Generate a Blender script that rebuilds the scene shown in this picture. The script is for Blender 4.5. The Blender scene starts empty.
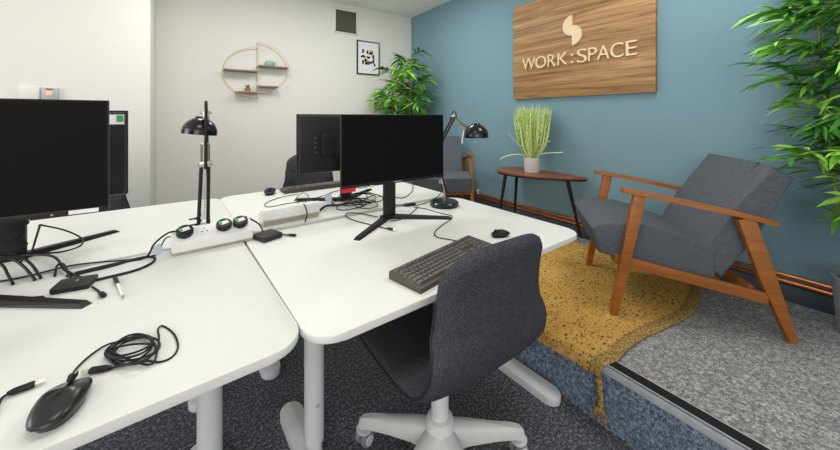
import bpy, bmesh, math, random
from mathutils import Vector, Matrix, noise
R = math.radians
PI = math.pi
COL = bpy.context.scene.collection
random.seed(7)

# ------------------------------------------------------------------ measuring
F, HZ, H = 334.0, 117.0, 1.235
YAW = math.atan2(232, 334)
S_, C_ = math.sin(YAW), math.cos(YAW)
DESK = .73
PLAT = .25
WX, WY, CEIL = 2.65, 4.04, 2.667


def ray(u, v):
    t = (u - 420) / F
    return (S_ + C_ * t, C_ - S_ * t, -(v - HZ) / F)


def atz(u, v, z=DESK):
    r = ray(u, v)
    d = (z - H) / r[2]
    return Vector((r[0] * d, r[1] * d, z))


def atx(u, v, x=WX):
    r = ray(u, v)
    d = x / r[0]
    return Vector((x, r[1] * d, H + r[2] * d))


def aty(u, v, y=WY):
    r = ray(u, v)
    d = y / r[1]
    return Vector((r[0] * d, y, H + r[2] * d))


# ------------------------------------------------------------------ materials
def lin(c):
    return tuple((x / 255 / 12.92) if x / 255 <= .04045 else ((x / 255 + .055) / 1.055) ** 2.4 for x in c) + (1,)


def base(name, rgb, rough=.5, metal=0, spec=.5):
    m = bpy.data.materials.new(name)
    m.use_nodes = True
    b = m.node_tree.nodes['Principled BSDF']
    b.inputs['Base Color'].default_value = lin(rgb)
    b.inputs['Roughness'].default_value = rough
    b.inputs['Metallic'].default_value = metal
    b.inputs['Specular IOR Level'].default_value = spec
    return m, m.node_tree, b


def coords(nt, scale=(1, 1, 1), rot=(0, 0, 0), out='Object'):
    tc = nt.nodes.new('ShaderNodeTexCoord')
    mp = nt.nodes.new('ShaderNodeMapping')
    mp.inputs['Scale'].default_value = scale
    mp.inputs['Rotation'].default_value = rot
    nt.links.new(tc.outputs[out], mp.inputs['Vector'])
    return mp.outputs['Vector']


def nz(nt, vec, scale, detail=2, rough=.5, dist=0):
    n = nt.nodes.new('ShaderNodeTexNoise')
    n.inputs['Scale'].default_value = scale
    n.inputs['Detail'].default_value = detail
    n.inputs['Roughness'].default_value = rough
    n.inputs['Distortion'].default_value = dist
    nt.links.new(vec, n.inputs['Vector'])
    return n.outputs['Fac']


def ramp(nt, fac, stops):
    r = nt.nodes.new('ShaderNodeValToRGB')
    el = r.color_ramp.elements
    while len(el) < len(stops):
        el.new(.5)
    for e, (p, c) in zip(el, stops):
        e.position = p
        e.color = lin(c)
    nt.links.new(fac, r.inputs['Fac'])
    return r.outputs['Color']


def mixc(nt, fac, a, b, mode='MIX'):
    m = nt.nodes.new('ShaderNodeMix')
    m.data_type = 'RGBA'
    m.blend_type = mode
    if isinstance(fac, (int, float)):
        m.inputs[0].default_value = fac
    else:
        nt.links.new(fac, m.inputs[0])
    for sock, v in ((m.inputs[6], a), (m.inputs[7], b)):
        if isinstance(v, tuple):
            sock.default_value = lin(v)
        else:
            nt.links.new(v, sock)
    return m.outputs[2]


def bump(nt, b, height, strength=.3, dist=.002):
    n = nt.nodes.new('ShaderNodeBump')
    n.inputs['Strength'].default_value = strength
    n.inputs['Distance'].default_value = dist
    nt.links.new(height, n.inputs['Height'])
    nt.links.new(n.outputs['Normal'], b.inputs['Normal'])


def plain(name, rgb, rough=.5, metal=0, spec=.5, var=.05, scale=30, bmp=0):
    m, nt, b = base(name, rgb, rough, metal, spec)
    f = nz(nt, coords(nt), scale, 3)
    lo = tuple(max(0, c * (1 - var)) for c in rgb)
    hi = tuple(min(255, c * (1 + var)) for c in rgb)
    nt.links.new(ramp(nt, f, [(.3, lo), (.7, hi)]), b.inputs['Base Color'])
    if bmp:
        bump(nt, b, f, bmp, .001)
    return m


def fabric(name, lo, mid, hi, scale=420):
    m, nt, b = base(name, mid, .95, 0, .15)
    v = coords(nt)
    f = nz(nt, v, scale, 2, .6)
    g = nz(nt, v, 40, 2)
    c = ramp(nt, f, [(.28, lo), (.5, mid), (.74, hi)])
    nt.links.new(mixc(nt, .08, c, ramp(nt, g, [(.3, lo), (.7, hi)])), b.inputs['Base Color'])
    bump(nt, b, f, .5, .002)
    return m


def linen(name, lo, mid, hi):
    m, nt, b = base(name, mid, .95, 0, .12)
    f = nz(nt, coords(nt, (30, 700, 700)), 1, 3, .6)
    g = nz(nt, coords(nt, (500, 60, 500)), 1, 3, .6)
    a = ramp(nt, f, [(.3, lo), (.5, mid), (.72, hi)])
    c = ramp(nt, g, [(.3, lo), (.5, mid), (.72, hi)])
    nt.links.new(mixc(nt, .5, a, c), b.inputs['Base Color'])
    bump(nt, b, f, .35, .0015)
    return m


def carpet(name, cols, scale=190):
    m, nt, b = base(name, cols[1], 1, 0, .05)
    v = coords(nt)
    f = nz(nt, v, scale, 2, .7)
    k = nz(nt, v, scale * .45, 3, .6)
    c = ramp(nt, f, [(.34, cols[0]), (.47, cols[1]), (.56, cols[2]), (.68, cols[3])])
    d = ramp(nt, k, [(.38, cols[0]), (.5, cols[1]), (.64, cols[3])])
    nt.links.new(mixc(nt, .45, c, d), b.inputs['Base Color'])
    bump(nt, b, f, .9, .006)
    return m


def wood(name, stops, along='X', freq=26, rough=.45, stretch=1.2):
    m, nt, b = base(name, stops[1][1], rough, 0, .4)
    sc = {'X': (stretch, freq, freq), 'Y': (freq, stretch, freq), 'Z': (freq, freq, stretch)}[along]
    f = nz(nt, coords(nt, sc), 1, 5, .6, .6)
    g = nz(nt, coords(nt, tuple(s * 6 for s in sc)), 1, 2, .5)
    c = ramp(nt, f, stops)
    nt.links.new(mixc(nt, .25, c, ramp(nt, g, [(.35, stops[0][1]), (.65, stops[-1][1])])), b.inputs['Base Color'])
    return m


M = {}
M['wall'] = plain('painted_plaster_white', (230, 228, 223), .9, 0, .2, .006, 60, .015)
M['ceiling'] = plain('ceiling_plaster', (246, 245, 241), .95, 0, .2, .04, 90, .4)
M['teal'] = plain('painted_plaster_teal', (120, 152, 164), .85, 0, .25, .008, 50, .012)
M['skirt'] = plain('slate_skirting_paint', (64, 76, 88), .6)
M['desk'] = plain('white_laminate', (232, 232, 228), .5, 0, .3, .006, 40)
M['desk_edge'] = plain('laminate_edge', (214, 213, 206), .5)
M['whitemetal'] = plain('white_powder_coat', (226, 227, 228), .4, 0, .4, .01)
M['whiteplastic'] = plain('white_plastic', (232, 232, 230), .4, 0, .4, .01)
M['greyplastic'] = plain('grey_plastic', (140, 142, 145), .5)
M['black'] = plain('black_plastic', (20, 20, 22), .45, 0, .35)
M['mouse'] = plain('satin_dark_grey', (38, 36, 35), .28, 0, .5)
M['screen'] = plain('matt_black_screen', (9, 9, 11), .55, 0, .12)
M['gloss'] = plain('glossy_black', (16, 16, 17), .2, 0, .5)
M['darkgrey'] = plain('dark_grey_plastic', (44, 42, 42), .5, 0, .35)
M['keybase'] = plain('keyboard_case', (76, 70, 66), .5, 0, .4)
M['key'] = plain('keycap_plastic', (104, 98, 94), .45, 0, .4)
M['nickel'] = plain('brushed_nickel', (190, 182, 168), .3, 1)
M['steel'] = plain('aluminium', (206, 210, 216), .4, .35)
M['copper'] = plain('copper', (214, 130, 74), .3, .9, .5, .08)
M['brass'] = plain('brass_wire', (214, 192, 146), .4, .5)
M['cable'] = plain('black_cable_rubber', (24, 23, 23), .5, 0, .35)
M['red'] = plain('red_sticker', (205, 26, 38), .5)
M['green'] = plain('green_sticker', (70, 165, 85), .5)
M['paper'] = plain('white_paper', (236, 236, 238), .7)
M['bluepaper'] = plain('pale_blue_tag', (205, 216, 232), .7)
M['cream'] = plain('cream_wood', (232, 212, 176), .6, 0, .3, .015)
M['tread'] = plain('black_rubber_tread', (34, 34, 35), .8, 0, .2)
M['vent'] = plain('vent_mesh', (92, 96, 86), .8, 0, .2, .15, 120)
M['switchgrey'] = plain('switch_grey', (178, 182, 184), .5)
M['usbmetal'] = plain('plug_metal', (200, 198, 190), .3, .7)
M['potgrey'] = plain('grey_planter', (150, 156, 166), .6)
M['teadome'] = plain('celadon_ceramic', (150, 186, 174), .4)
M['terracotta'] = plain('amber_pot', (176, 112, 58), .5)
M['soil'] = plain('soil', (50, 38, 28), .95, 0, .1, .3, 80)
M['orange'] = plain('ochre_print', (196, 140, 60), .7)
M['fabric'] = fabric('charcoal_wool', (38, 39, 43), (62, 64, 69), (104, 106, 112))
M['linen'] = linen('grey_linen', (62, 67, 75), (89, 94, 102), (124, 129, 136))
M['carpet'] = carpet('charcoal_fleck_carpet', [(40, 42, 47), (78, 82, 90), (116, 120, 128), (176, 180, 186)])
M['carpet_lit'] = carpet('lit_fleck_carpet', [(92, 92, 94), (142, 142, 143), (178, 177, 175), (222, 220, 215)])  # lighter copy of the fleck carpet, light on the platform put into the colour
M['carpet_shaded'] = carpet('shaded_fleck_carpet', [(62, 72, 88), (98, 111, 131), (134, 147, 168), (186, 197, 212)])  # bluish copy of the fleck carpet, shade on the riser painted in
M['oak'] = wood('teak_frame', [(.25, (122, 70, 24)), (.5, (154, 90, 34)), (.8, (184, 116, 48))], 'X', 30, .4)
M['tablewood'] = wood('walnut_top', [(.25, (98, 54, 22)), (.5, (136, 78, 34)), (.8, (166, 102, 52))], 'Y', 34, .35)
M['signwood'] = wood('oak_veneer', [(.34, (112, 78, 44)), (.5, (162, 121, 76)), (.66, (196, 158, 112))], 'Y', 24, .5, 1.0)
M['shelfwood'] = wood('shelf_wood', [(.3, (104, 90, 72)), (.5, (136, 120, 98)), (.7, (160, 144, 120))], 'X', 40, .6)
M['cane'] = plain('bamboo_cane', (132, 140, 70), .5, 0, .3, .2, 30)


def leafmat(name, lo, mid, hi):
    m, nt, b = base(name, mid, .45, 0, .35)
    at = nt.nodes.new('ShaderNodeAttribute')
    at.attribute_name = 'tone'
    nt.links.new(ramp(nt, at.outputs['Fac'], [(0, lo), (.55, mid), (1, hi)]), b.inputs['Base Color'])
    b.inputs['Transmission Weight'].default_value = 0
    return m


M['leaf'] = leafmat('bamboo_leaf', (40, 92, 38), (82, 150, 58), (160, 222, 84))
M['grass'] = leafmat('zebra_grass', (140, 186, 52), (188, 216, 84), (224, 238, 160))


def grass_bands():
    m = M['grass']
    nt = m.node_tree
    b = nt.nodes['Principled BSDF']
    f = nz(nt, coords(nt, (90, 90, 60)), 1, 1)
    old = b.inputs['Base Color'].links[0].from_socket
    nt.links.new(mixc(nt, ramp(nt, f, [(.52, (0, 0, 0)), (.6, (255, 255, 255))]), old, (238, 242, 216)), b.inputs['Base Color'])


grass_bands()


def rugmat():
    m, nt, b = base('mustard_rug', (196, 150, 62), 1, 0, .05)
    v = coords(nt)
    w = nz(nt, coords(nt, (260, 60, 60)), 1, 3, .6)
    big = nz(nt, v, 7, 3)
    sp = nz(nt, coords(nt, (52, 120, 60), (0, 0, .5)), 1, 2, .5)
    sp2 = nz(nt, v, 9, 2)
    c = ramp(nt, w, [(.3, (178, 130, 56)), (.5, (208, 162, 84)), (.72, (228, 192, 124))])
    c = mixc(nt, .3, c, ramp(nt, big, [(.3, (190, 138, 58)), (.7, (222, 182, 108))]))
    msk = ramp(nt, sp, [(.585, (0, 0, 0)), (.62, (255, 255, 255))])
    c = mixc(nt, msk, c, ramp(nt, sp2, [(.35, (60, 66, 56)), (.65, (112, 98, 62))]))
    nt.links.new(c, b.inputs['Base Color'])
    bump(nt, b, w, .8, .004)
    return m


def braidmat(name, a, c2):
    m, nt, b = base(name, a, 1, 0, .05)
    f = nz(nt, coords(nt, (60, 120, 60)), 1, 2, .6)
    nt.links.new(ramp(nt, f, [(.4, a), (.6, c2)]), b.inputs['Base Color'])
    bump(nt, b, f, .9, .004)
    return m


M['rug'] = rugmat()
M['braid'] = braidmat('jute_braid', (124, 104, 66), (186, 152, 88))


def potpattern():
    m, nt, b = base('knitted_pot', (205, 203, 198), .7, 0, .3)
    w = nt.nodes.new('ShaderNodeTexWave')
    w.wave_type = 'BANDS'
    w.bands_direction = 'DIAGONAL'
    w.inputs['Scale'].default_value = 45
    w.inputs['Distortion'].default_value = 2
    nt.links.new(coords(nt), w.inputs['Vector'])
    nt.links.new(ramp(nt, w.outputs['Fac'], [(.35, (168, 166, 164)), (.65, (222, 220, 216))]), b.inputs['Base Color'])
    return m


M['potpattern'] = potpattern()


# ------------------------------------------------------------------ mesh builder
def smooth_path(pts, n=6, closed=False):
    pts = [Vector(p) for p in pts]
    if len(pts) < 3:
        return pts
    out = []
    N = len(pts)
    rng = range(N if closed else N - 1)
    for i in rng:
        if closed:
            p0, p1, p2, p3 = pts[i - 1], pts[i], pts[(i + 1) % N], pts[(i + 2) % N]
        else:
            p1, p2 = pts[i], pts[i + 1]
            p0 = pts[i - 1] if i else p1 * 2 - p2
            p3 = pts[i + 2] if i + 2 < N else p2 * 2 - p1
        for k in range(n):
            t = k / n
            out.append(.5 * ((2 * p1) + (p2 - p0) * t + (2 * p0 - 5 * p1 + 4 * p2 - p3) * t * t + (3 * p1 - p0 - 3 * p2 + p3) * t ** 3))
    if not closed:
        out.append(pts[-1])
    return out


class MB:
    def __init__(s):
        s.bm = bmesh.new()

    def box(s, x0, x1, y0, y1, z0, z1, bev=0, mat=None, seg=2):
        vs = [s.bm.verts.new((x, y, z)) for z in (z0, z1) for y in (y0, y1) for x in (x0, x1)]
        fs = [s.bm.faces.new([vs[i] for i in q]) for q in ((0, 2, 3, 1), (4, 5, 7, 6), (0, 1, 5, 4), (2, 6, 7, 3), (0, 4, 6, 2), (1, 3, 7, 5))]
        return s._fin(vs, fs, bev, mat, seg)

    def prism(s, pts, z0, z1, bev=0, mat=None, seg=2):
        a = [s.bm.verts.new((p[0], p[1], z0)) for p in pts]
        b = [s.bm.verts.new((p[0], p[1], z1)) for p in pts]
        n = len(pts)
        fs = [s.bm.faces.new(a[::-1]), s.bm.faces.new(b)]
        fs += [s.bm.faces.new((a[i], a[(i + 1) % n], b[(i + 1) % n], b[i])) for i in range(n)]
        return s._fin(a + b, fs, bev, mat, seg, rim=True)

    def _fin(s, vs, fs, bev, mat, seg, rim=False):
        if bev:
            es = set(e for f in fs for e in f.edges)
            if rim:
                es = set(e for f in fs[:2] for e in f.edges) | set(e for f in fs[2:] for e in f.edges if e.calc_face_angle(0) > .6)
            r = bmesh.ops.bevel(s.bm, geom=list(es), offset=bev, segments=seg, profile=.5, affect='EDGES', clamp_overlap=True)
            vs = list(set(v for f in r['faces'] for v in f.verts) | set(v for v in vs if v.is_valid))
        if mat is not None:
            bmesh.ops.transform(s.bm, matrix=mat, verts=vs)
        return vs

    def tube(s, pts, r, seg=8, closed=False, caps=True, flat=1.0):
        pts = [Vector(p) for p in pts]
        n = len(pts)
        rr = r if isinstance(r, (list, tuple)) else [r] * n
        rings = []
        up = None
        for i, p in enumerate(pts):
            if closed:
                t = pts[(i + 1) % n] - pts[i - 1]
            else:
                t = pts[min(i + 1, n - 1)] - pts[max(i - 1, 0)]
            if t.length < 1e-9:
                t = Vector((0, 0, 1))
            t.normalize()
            if up is None:
                up = Vector((0, 0, 1)) if abs(t.z) < .9 else Vector((1, 0, 0))
            a = up - t * up.dot(t)
            if a.length < 1e-6:
                a = t.orthogonal()
            a.normalize()
            b = t.cross(a)
            up = a
            rings.append([s.bm.verts.new(p + (a * math.cos(q) * flat + b * math.sin(q)) * rr[i]) for q in (2 * PI * k / seg for k in range(seg))])
        m = n if closed else n - 1
        for i in range(m):
            A, B = rings[i], rings[(i + 1) % n]
            for k in range(seg):
                s.bm.faces.new((A[k], A[(k + 1) % seg], B[(k + 1) % seg], B[k]))
        if caps and not closed:
            s.bm.faces.new(rings[0][::-1])
            s.bm.faces.new(rings[-1])

    def lathe(s, prof, seg=32, mat=None):
        rings = []
        vs = []
        for r, z in prof:
            if r < 1e-6:
                ring = [s.bm.verts.new((0, 0, z))]
            else:
                ring = [s.bm.verts.new((r * math.cos(2 * PI * k / seg), r * math.sin(2 * PI * k / seg), z)) for k in range(seg)]
            rings.append(ring)
            vs += ring
        for A, B in zip(rings, rings[1:]):
            for k in range(seg):
                a = [A[k % len(A)], A[(k + 1) % len(A)], B[(k + 1) % len(B)], B[k % len(B)]]
                u = []
                for v in a:
                    if v not in u:
                        u.append(v)
                if len(u) > 2:
                    s.bm.faces.new(u)
        if mat is not None:
            bmesh.ops.transform(s.bm, matrix=mat, verts=vs)

    def cyl(s, p, q, r, r2=None, seg=20):
        s.tube([p, q], [r, r if r2 is None else r2], seg)

    def ball(s, c, rad, mat=None, u=20, v=12):
        r = bmesh.ops.create_uvsphere(s.bm, u_segments=u, v_segments=v, radius=1)
        m = Matrix.Translation(c) @ (mat or Matrix()) @ Matrix.Diagonal((*rad, 1))
        bmesh.ops.transform(s.bm, matrix=m, verts=r['verts'])

    def build(s, name, mat, parent=None, loc=None, rotz=0, angle=35, tones=None):
        bm = s.bm
        bmesh.ops.recalc_face_normals(bm, faces=bm.faces) if tones is None else None
        for f in bm.faces:
            f.smooth = True
        for e in bm.edges:
            if len(e.link_faces) == 2 and e.calc_face_angle(0) > R(angle):
                e.smooth = False
        me = bpy.data.meshes.new(name)
        if loc is not None and parent is None and rotz == 0:
            bmesh.ops.translate(bm, verts=bm.verts, vec=-Vector(loc))
        bm.to_mesh(me)
        bm.free()
        if tones is not None:
            at = me.attributes.new('tone', 'FLOAT', 'FACE')
            at.data.foreach_set('value', tones)
        me.materials.append(M[mat] if isinstance(mat, str) else mat)
        o = bpy.data.objects.new(name, me)
        COL.objects.link(o)
        if parent is not None:
            o.parent = parent
        if loc is not None and parent is None:
            o.location = loc
            o.rotation_euler.z = rotz
        return o


def tag(o, label, cat, group=None, kind=None):
    o['label'] = label
    o['category'] = cat
    if group:
        o['group'] = group
    if kind:
        o['kind'] = kind
    return o


def thing(name, loc, rotz, label, cat, group=None):
    o = bpy.data.objects.new(name, None)
    o.empty_display_size = .1
    COL.objects.link(o)
    o.location = loc
    o.rotation_euler.z = rotz
    return tag(o, label, cat, group)


def copy_tree(o, parent=None):
    kids = list(o.children)
    c = o.copy()
    COL.objects.link(c)
    c.parent = parent
    for k in kids:
        copy_tree(k, c)
    return c


def struct(mb, name, mat, label=None, **kw):
    o = mb.build(name, mat, **kw)
    o['kind'] = 'structure'
    if label:
        o['label'] = label
    return o


def rounded(w, d, r, n=8, x0=0, y0=0):
    pts = []
    for cx, cy, a0 in ((w - r, r, -90), (w - r, d - r, 0), (r, d - r, 90), (r, r, 180)):
        for k in range(n + 1):
            a = R(a0 + 90 * k / n)
            pts.append((x0 + cx + r * math.cos(a), y0 + cy + r * math.sin(a)))
    return pts


T = Matrix.Translation
RX = lambda a: Matrix.Rotation(a, 4, 'X')
RY = lambda a: Matrix.Rotation(a, 4, 'Y')
RZ = lambda a: Matrix.Rotation(a, 4, 'Z')

# ------------------------------------------------------------------ the room
SX = 1.374      # step edge
m = MB(); m.box(-3.2, WX + .1, -2.6, WY + .1, -.1, 0); struct(m, 'floor', 'carpet', 'dark flecked carpet floor below the step')
m = MB(); m.box(SX, WX, -2.6, WY, .001, PLAT - .0, 0); struct(m, 'floor_platform', 'carpet_lit', 'raised floor of flecked carpet, painted pale grey for the light on it')
m = MB(); m.box(SX - .012, SX, -2.6, WY, .001, PLAT - .035); struct(m, 'trim_1', 'carpet_shaded', 'carpeted riser of the step, its shade painted in as blue grey')
m = MB()
m.box(SX - .018, SX - .0125, -2.6, WY, PLAT - .032, PLAT + .004, .001)
m.box(SX - .018, SX - .006, -2.6, WY, PLAT, PLAT + .004, .001)
m.box(SX + .036, SX + .042, -2.6, WY, PLAT, PLAT + .004, .001)
m.box(SX - .0115, SX, -2.6, WY, PLAT - .03, PLAT)
n_ = struct(m, 'trim_2', 'steel', 'aluminium nosing along the step edge')
m = MB(); m.box(SX - .006, SX + .036, -2.6, WY, PLAT, PLAT + .0045); m.build('tread_insert', 'tread', n_)
m = MB(); m.box(-3.2, WX + .1, WY, WY + .1, -.1, CEIL); struct(m, 'wall_back', 'wall')
m = MB(); m.box(WX, WX + .1, -2.6, WY, -.1, CEIL); struct(m, 'wall_right', 'teal')
m = MB(); m.box(-3.2, -.2505, 3.45, WY, 0, CEIL, .004); struct(m, 'wall_left', 'wall', 'projecting white wall with a switch')
m = MB(); m.box(-3.2, WX + .1, -2.6, WY + .1, CEIL, CEIL + .1); struct(m, 'ceiling', 'ceiling')
m = MB(); m.box(WX - .018, WX, -2.6, WY, PLAT, .335, .003); struct(m, 'baseboard_right', 'skirt')
m = MB(); m.box(-.25, SX, WY - .016, WY, 0, .1, .003); m.box(-3.2, -.25, 3.434, 3.45, 0, .1, .003); struct(m, 'baseboard_back', 'whitemetal')

# copper pipes on the wall
for zc, lab in ((.352, 'lower of two copper pipes running above the dark skirting'), (.384, 'upper of two copper pipes running above the dark skirting')):
    m = MB(); m.cyl((WX - .014, -2.6, zc), (WX - .014, WY - .01, zc), .011, seg=12)
    tag(m.build('copper_pipe', 'copper', loc=(WX - .014, 0, zc)), lab, 'pipe', 'copper pipes along the teal wall')
p = Vector((WX - .02, 2.66, .40))
t = thing('pipe_valve', p, 0, 'small white pipe valve on the copper pipes beside the rear armchair', 'valve')
m = MB(); m.cyl((0, 0, -.012), (0, 0, .02), .01, seg=12); m.build('body', 'whiteplastic', t)
m = MB(); m.lathe([(0, .02), (.014, .02), (.016, .03), (.012, .038), (0, .039)], 14); m.build('cap', 'whiteplastic', t)

# ------------------------------------------------------------------ wall pieces
# sign
XS = WX - .03
sy0, sy1, sz0, sz1 = atx(655.6, 91.5, XS).y, atx(513.3, 100, XS).y, atx(655.6, 91.7, XS).z, 2.305
t = thing('wall_sign', (WX - .03, (sy0 + sy1) / 2, sz0), 0, 'large wood grain sign board reading WORK SPACE on the teal wall', 'sign')
w2 = (sy1 - sy0) / 2
m = MB(); m.box(.0, .028, -w2, w2, 0, sz1 - sz0, .002); m.build('board', 'signwood', t)
dg = bpy.context.evaluated_depsgraph_get()


def glyph(ch, u0, u1, z0=1.682, z1=1.788):
    ya, yb = atx(u0, 60, XS - .018).y, atx(u1, 60, XS - .018).y      # screen left = larger y
    cu = bpy.data.curves.new('g', 'FONT')
    cu.body = ch
    cu.extrude = .5
    cu.offset = -.007
    cu.resolution_u = 4
    ob = bpy.data.objects.new('g', cu)
    COL.objects.link(ob)
    bpy.context.view_layer.update()
    me = bpy.data.meshes.new_from_object(ob.evaluated_get(bpy.context.evaluated_depsgraph_get()))
    bpy.data.objects.remove(ob)
    xs = [v.co.x for v in me.vertices]; ys = [v.co.y for v in me.vertices]
    mnx, mxx, mny, mxy = min(xs), max(xs), min(ys), max(ys)
    for v in me.vertices:
        fx = (v.co.x - mnx) / (mxx - mnx); fy = (v.co.y - mny) / (mxy - mny)
        y = ya + (yb - ya) * fx; z = z0 + (z1 - z0) * fy
        v.co = (-.009 + v.co.z * .018, y - (sy0 + sy1) / 2, z - sz0)
    me.materials.append(M['cream'])
    o = bpy.data.objects.new('letter', me)
    COL.objects.link(o)
    o.parent = t
    o['label'] = 'raised cream wooden letter ' + ch if ch != ':' else 'raised cream wooden colon'
    return o


for ch, a, b, z0, z1 in (('W', 25, 101, 0, 1), ('O', 103, 167, -.02, 1.02), ('R', 177, 224, 0, 1), ('K', 237, 295, 0, 1), ('S', 352, 412, -.02, 1.02),
                         ('P', 421, 470, 0, 1), ('A', 474, 548, 0, 1), ('C', 553, 630, -.02, 1.02), ('E', 646, 712, 0, 1)):
    zb, hh = 1.677, .105
    glyph(ch, 518 + a / 6, 518 + b / 6, zb + hh * z0, zb + hh * z1)
for zc in (.012, .072):
    yd = atx(518 + 323 / 6, 60, XS - .018).y - (sy0 + sy1) / 2
    m = MB(); m.lathe([(0, -.009), (.0095, -.009), (.0095, .009), (0, .009)], 20, T((-.009, yd, 1.677 - sz0 + zc)) @ RY(R(90)))
    m.build('colon_dot', 'cream', t)
yc = atx(571.7, 30, XS - .018).y - (sy0 + sy1) / 2
zt_, zm_, zb_ = atx(571.7, 15, XS - .018).z - sz0, 0, atx(571.7, 45.4, XS - .018).z - sz0
rad = (zt_ - zb_) / 3.0
m = MB()
for sg, zc in ((1, zt_ - rad), (-1, zb_ + rad)):
    pts = [(sg * rad * math.sin(a) * .98, rad * math.cos(a)) for a in (PI * k / 24 for k in range(25))]
    vs = m.prism(pts, 0, .018)
    mt = Matrix(((0, 0, 1, -.018), (1, 0, 0, yc), (0, 1, 0, zc), (0, 0, 0, 1)))
    bmesh.ops.transform(m.bm, matrix=mt, verts=vs)
m.build('logo', 'cream', t)

# framed print
p0, p1 = aty(356.3, 40.3), aty(378.9, 75.4)
fx, fz = (p0.x + p1.x) / 2, (p0.z + p1.z) / 2
fw, fh = .325, .438
t = thing('picture_frame', (fx, WY - .02, fz), 0, 'small black framed abstract print on the white wall near the corner', 'picture')
m = MB()
for x0, x1, z0, z1 in ((-fw / 2, fw / 2, fh / 2 - .012, fh / 2), (-fw / 2, fw / 2, -fh / 2, -fh / 2 + .012), (-fw / 2, -fw / 2 + .012, -fh / 2, fh / 2), (fw / 2 - .012, fw / 2, -fh / 2, fh / 2)):
    m.box(x0, x1, -.005, .018, z0, z1, .001)
m.build('frame', 'black', t)
pr = MB(); pr.box(-fw / 2 + .01, fw / 2 - .01, .004, .016, -fh / 2 + .01, fh / 2 - .01); pr = pr.build('print', 'paper', t)
m = MB()
for bx, bz, a0, a1, r_ in ((-.09, .085, -90, 90, .03), (.0, .075, 90, 270, .028), (.035, .05, 0, 180, .03), (-.075, .0, 0, 180, .034), (.085, .02, 90, 270, .03), (.085, -.04, 90, 270, .03),
                            (.0, .02, 180, 360, .03), (-.09, -.06, -90, 90, .03), (-.02, -.09, 0, 180, .034), (.03, -.045, 180, 360, .032), (.08, -.085, -90, 90, .024), (-.03, -.035, 90, 270, .03)):
    pts = [(bx + r_ * math.cos(R(a0 + (a1 - a0) * k / 12)), bz + r_ * math.sin(R(a0 + (a1 - a0) * k / 12))) for k in range(13)]
    m.prism(pts, -.0035, -.0025, mat=RX(R(90)))
for bx, bz, r_ in ((.045, .075, .03), (-.02, -.045, .026)):
    pts = [(bx + r_ * math.cos(2 * PI * k / 20), bz + r_ * math.sin(2 * PI * k / 20)) for k in range(20)]
    mo = MB(); mo.prism(pts, -.0037, -.0027, mat=RX(R(90))); mo.build('ochre_circle', 'orange', pr)
m.build('black_shapes', 'black', pr)

# vent
p0, p1 = aty(335.3, 8.5), aty(356, 35)
vx, vz = (p0.x + p1.x) / 2, (p0.z + p1.z) / 2
t = thing('air_vent', (vx, WY - .012, vz), 0, 'square grey mesh air vent high on the white wall', 'vent')
m = MB(); q = .152; b_ = .138
for x0, x1, z0, z1 in ((-q, q, b_, q), (-q, q, -q, -b_), (-q, -b_, -q, q), (b_, q, -q, q)):
    m.box(x0, x1, -.004, .012, z0, z1, .002)
m.build('frame', 'whiteplastic', t)
m = MB(); m.box(-b_, b_, .004, .01, -b_, b_)
for k in range(22):
    z = -b_ + .006 + k * .0125
    m.box(-b_, b_, 0, .004, z, z + .006)
m.build('grille', 'vent', t)

# switches on the projecting wall
p = aty(51, 93.3, 3.45)
t = thing('wall_switch', (p.x, 3.449, p.z), 0, 'small grey switch box with red strip on the left white wall', 'switch')
m = MB(); m.box(-.04, .04, -.03, 0, -.045, .036, .004); m.build('housing', 'switchgrey', t)
m = MB(); m.box(-.018, .016, -.034, -.03, -.018, .018, .001); m.build('button_panel', 'cream', t)
m = MB(); m.box(-.018, .016, -.034, -.03, .022, .032, .001); m.build('red_strip', 'red', t)
m = MB(); m.box(-.05, .05, -.012, 0, -.05, .05, .003)
m.box(-.046, .046, -.014, -.012, -.046, .046, .001)
p = aty(30, 93.5, 3.45)
tag(m.build('blank_plate', 'wall', loc=(0, 0, 0)), 'square white blanking plate left of the grey switch box', 'wall plate').location = (p.x, 3.449, p.z)

# round wire shelf
sx = aty(257.4, 70, WY - .06).x
t = thing('wall_shelf', (sx, WY - .001, 1.72), 0, 'round offset brass wire shelf with four boards on the white wall', 'shelf')
rl, rr_ = .325, .315
zl, zr = -.005, .045
wires = MB()
for dy in (-.105, -.006):
    pts = [(-rl * math.sin(a), dy, zl - .01 + .27 * math.cos(a)) for a in (PI * k / 32 for k in range(33))]
    wires.tube(pts, .0027, 8)
    pts = [(rr_ * math.sin(a), dy, zr + .27 * math.cos(a)) for a in (PI * k / 32 for k in range(33))]
    wires.tube(pts, .0027, 8)
    wires.tube([(0, dy, -.285), (0, dy, .315)], .0027, 8)
for zz in (-.285, -.225, .26, .315):
    wires.tube([(0, -.105, zz), (0, -.004, zz)], .0027, 8)
wires.tube([(-rl, -.105, zl), (-rl, -.004, zl)], .0027, 8)
wires.tube([(rr_, -.105, zr), (rr_, -.004, zr)], .0027, 8)
wires.build('wire_frame', 'brass', t)
for x0, x1, zz in ((-.315, 0, .012), (-.21, 0, -.215), (0, .31, .075), (0, .21, -.145)):
    m = MB(); m.box(x0, x1, -.107, -.003, zz - .016, zz, .001); m.build('shelf_board', 'shelfwood', t)
o = MB(); o.lathe([(0, 0), (.045, 0), (.056, .02), (.054, .04), (.04, .056), (.02, .062), (0, .064)], 24)
o.bm.verts.ensure_lookup_table()
tag(o.build('ceramic_dome', 'teadome', loc=(0, 0, 0)), 'pale green ceramic dome on the upper right shelf board', 'ornament').location = (sx + .125, WY - .06, 1.72 + .0755)
t2 = thing('succulent', (sx - .095, WY - .06, 1.72 - .2148), 0, 'tiny succulent in an amber pot on the lower left shelf board', 'plant')
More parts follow.
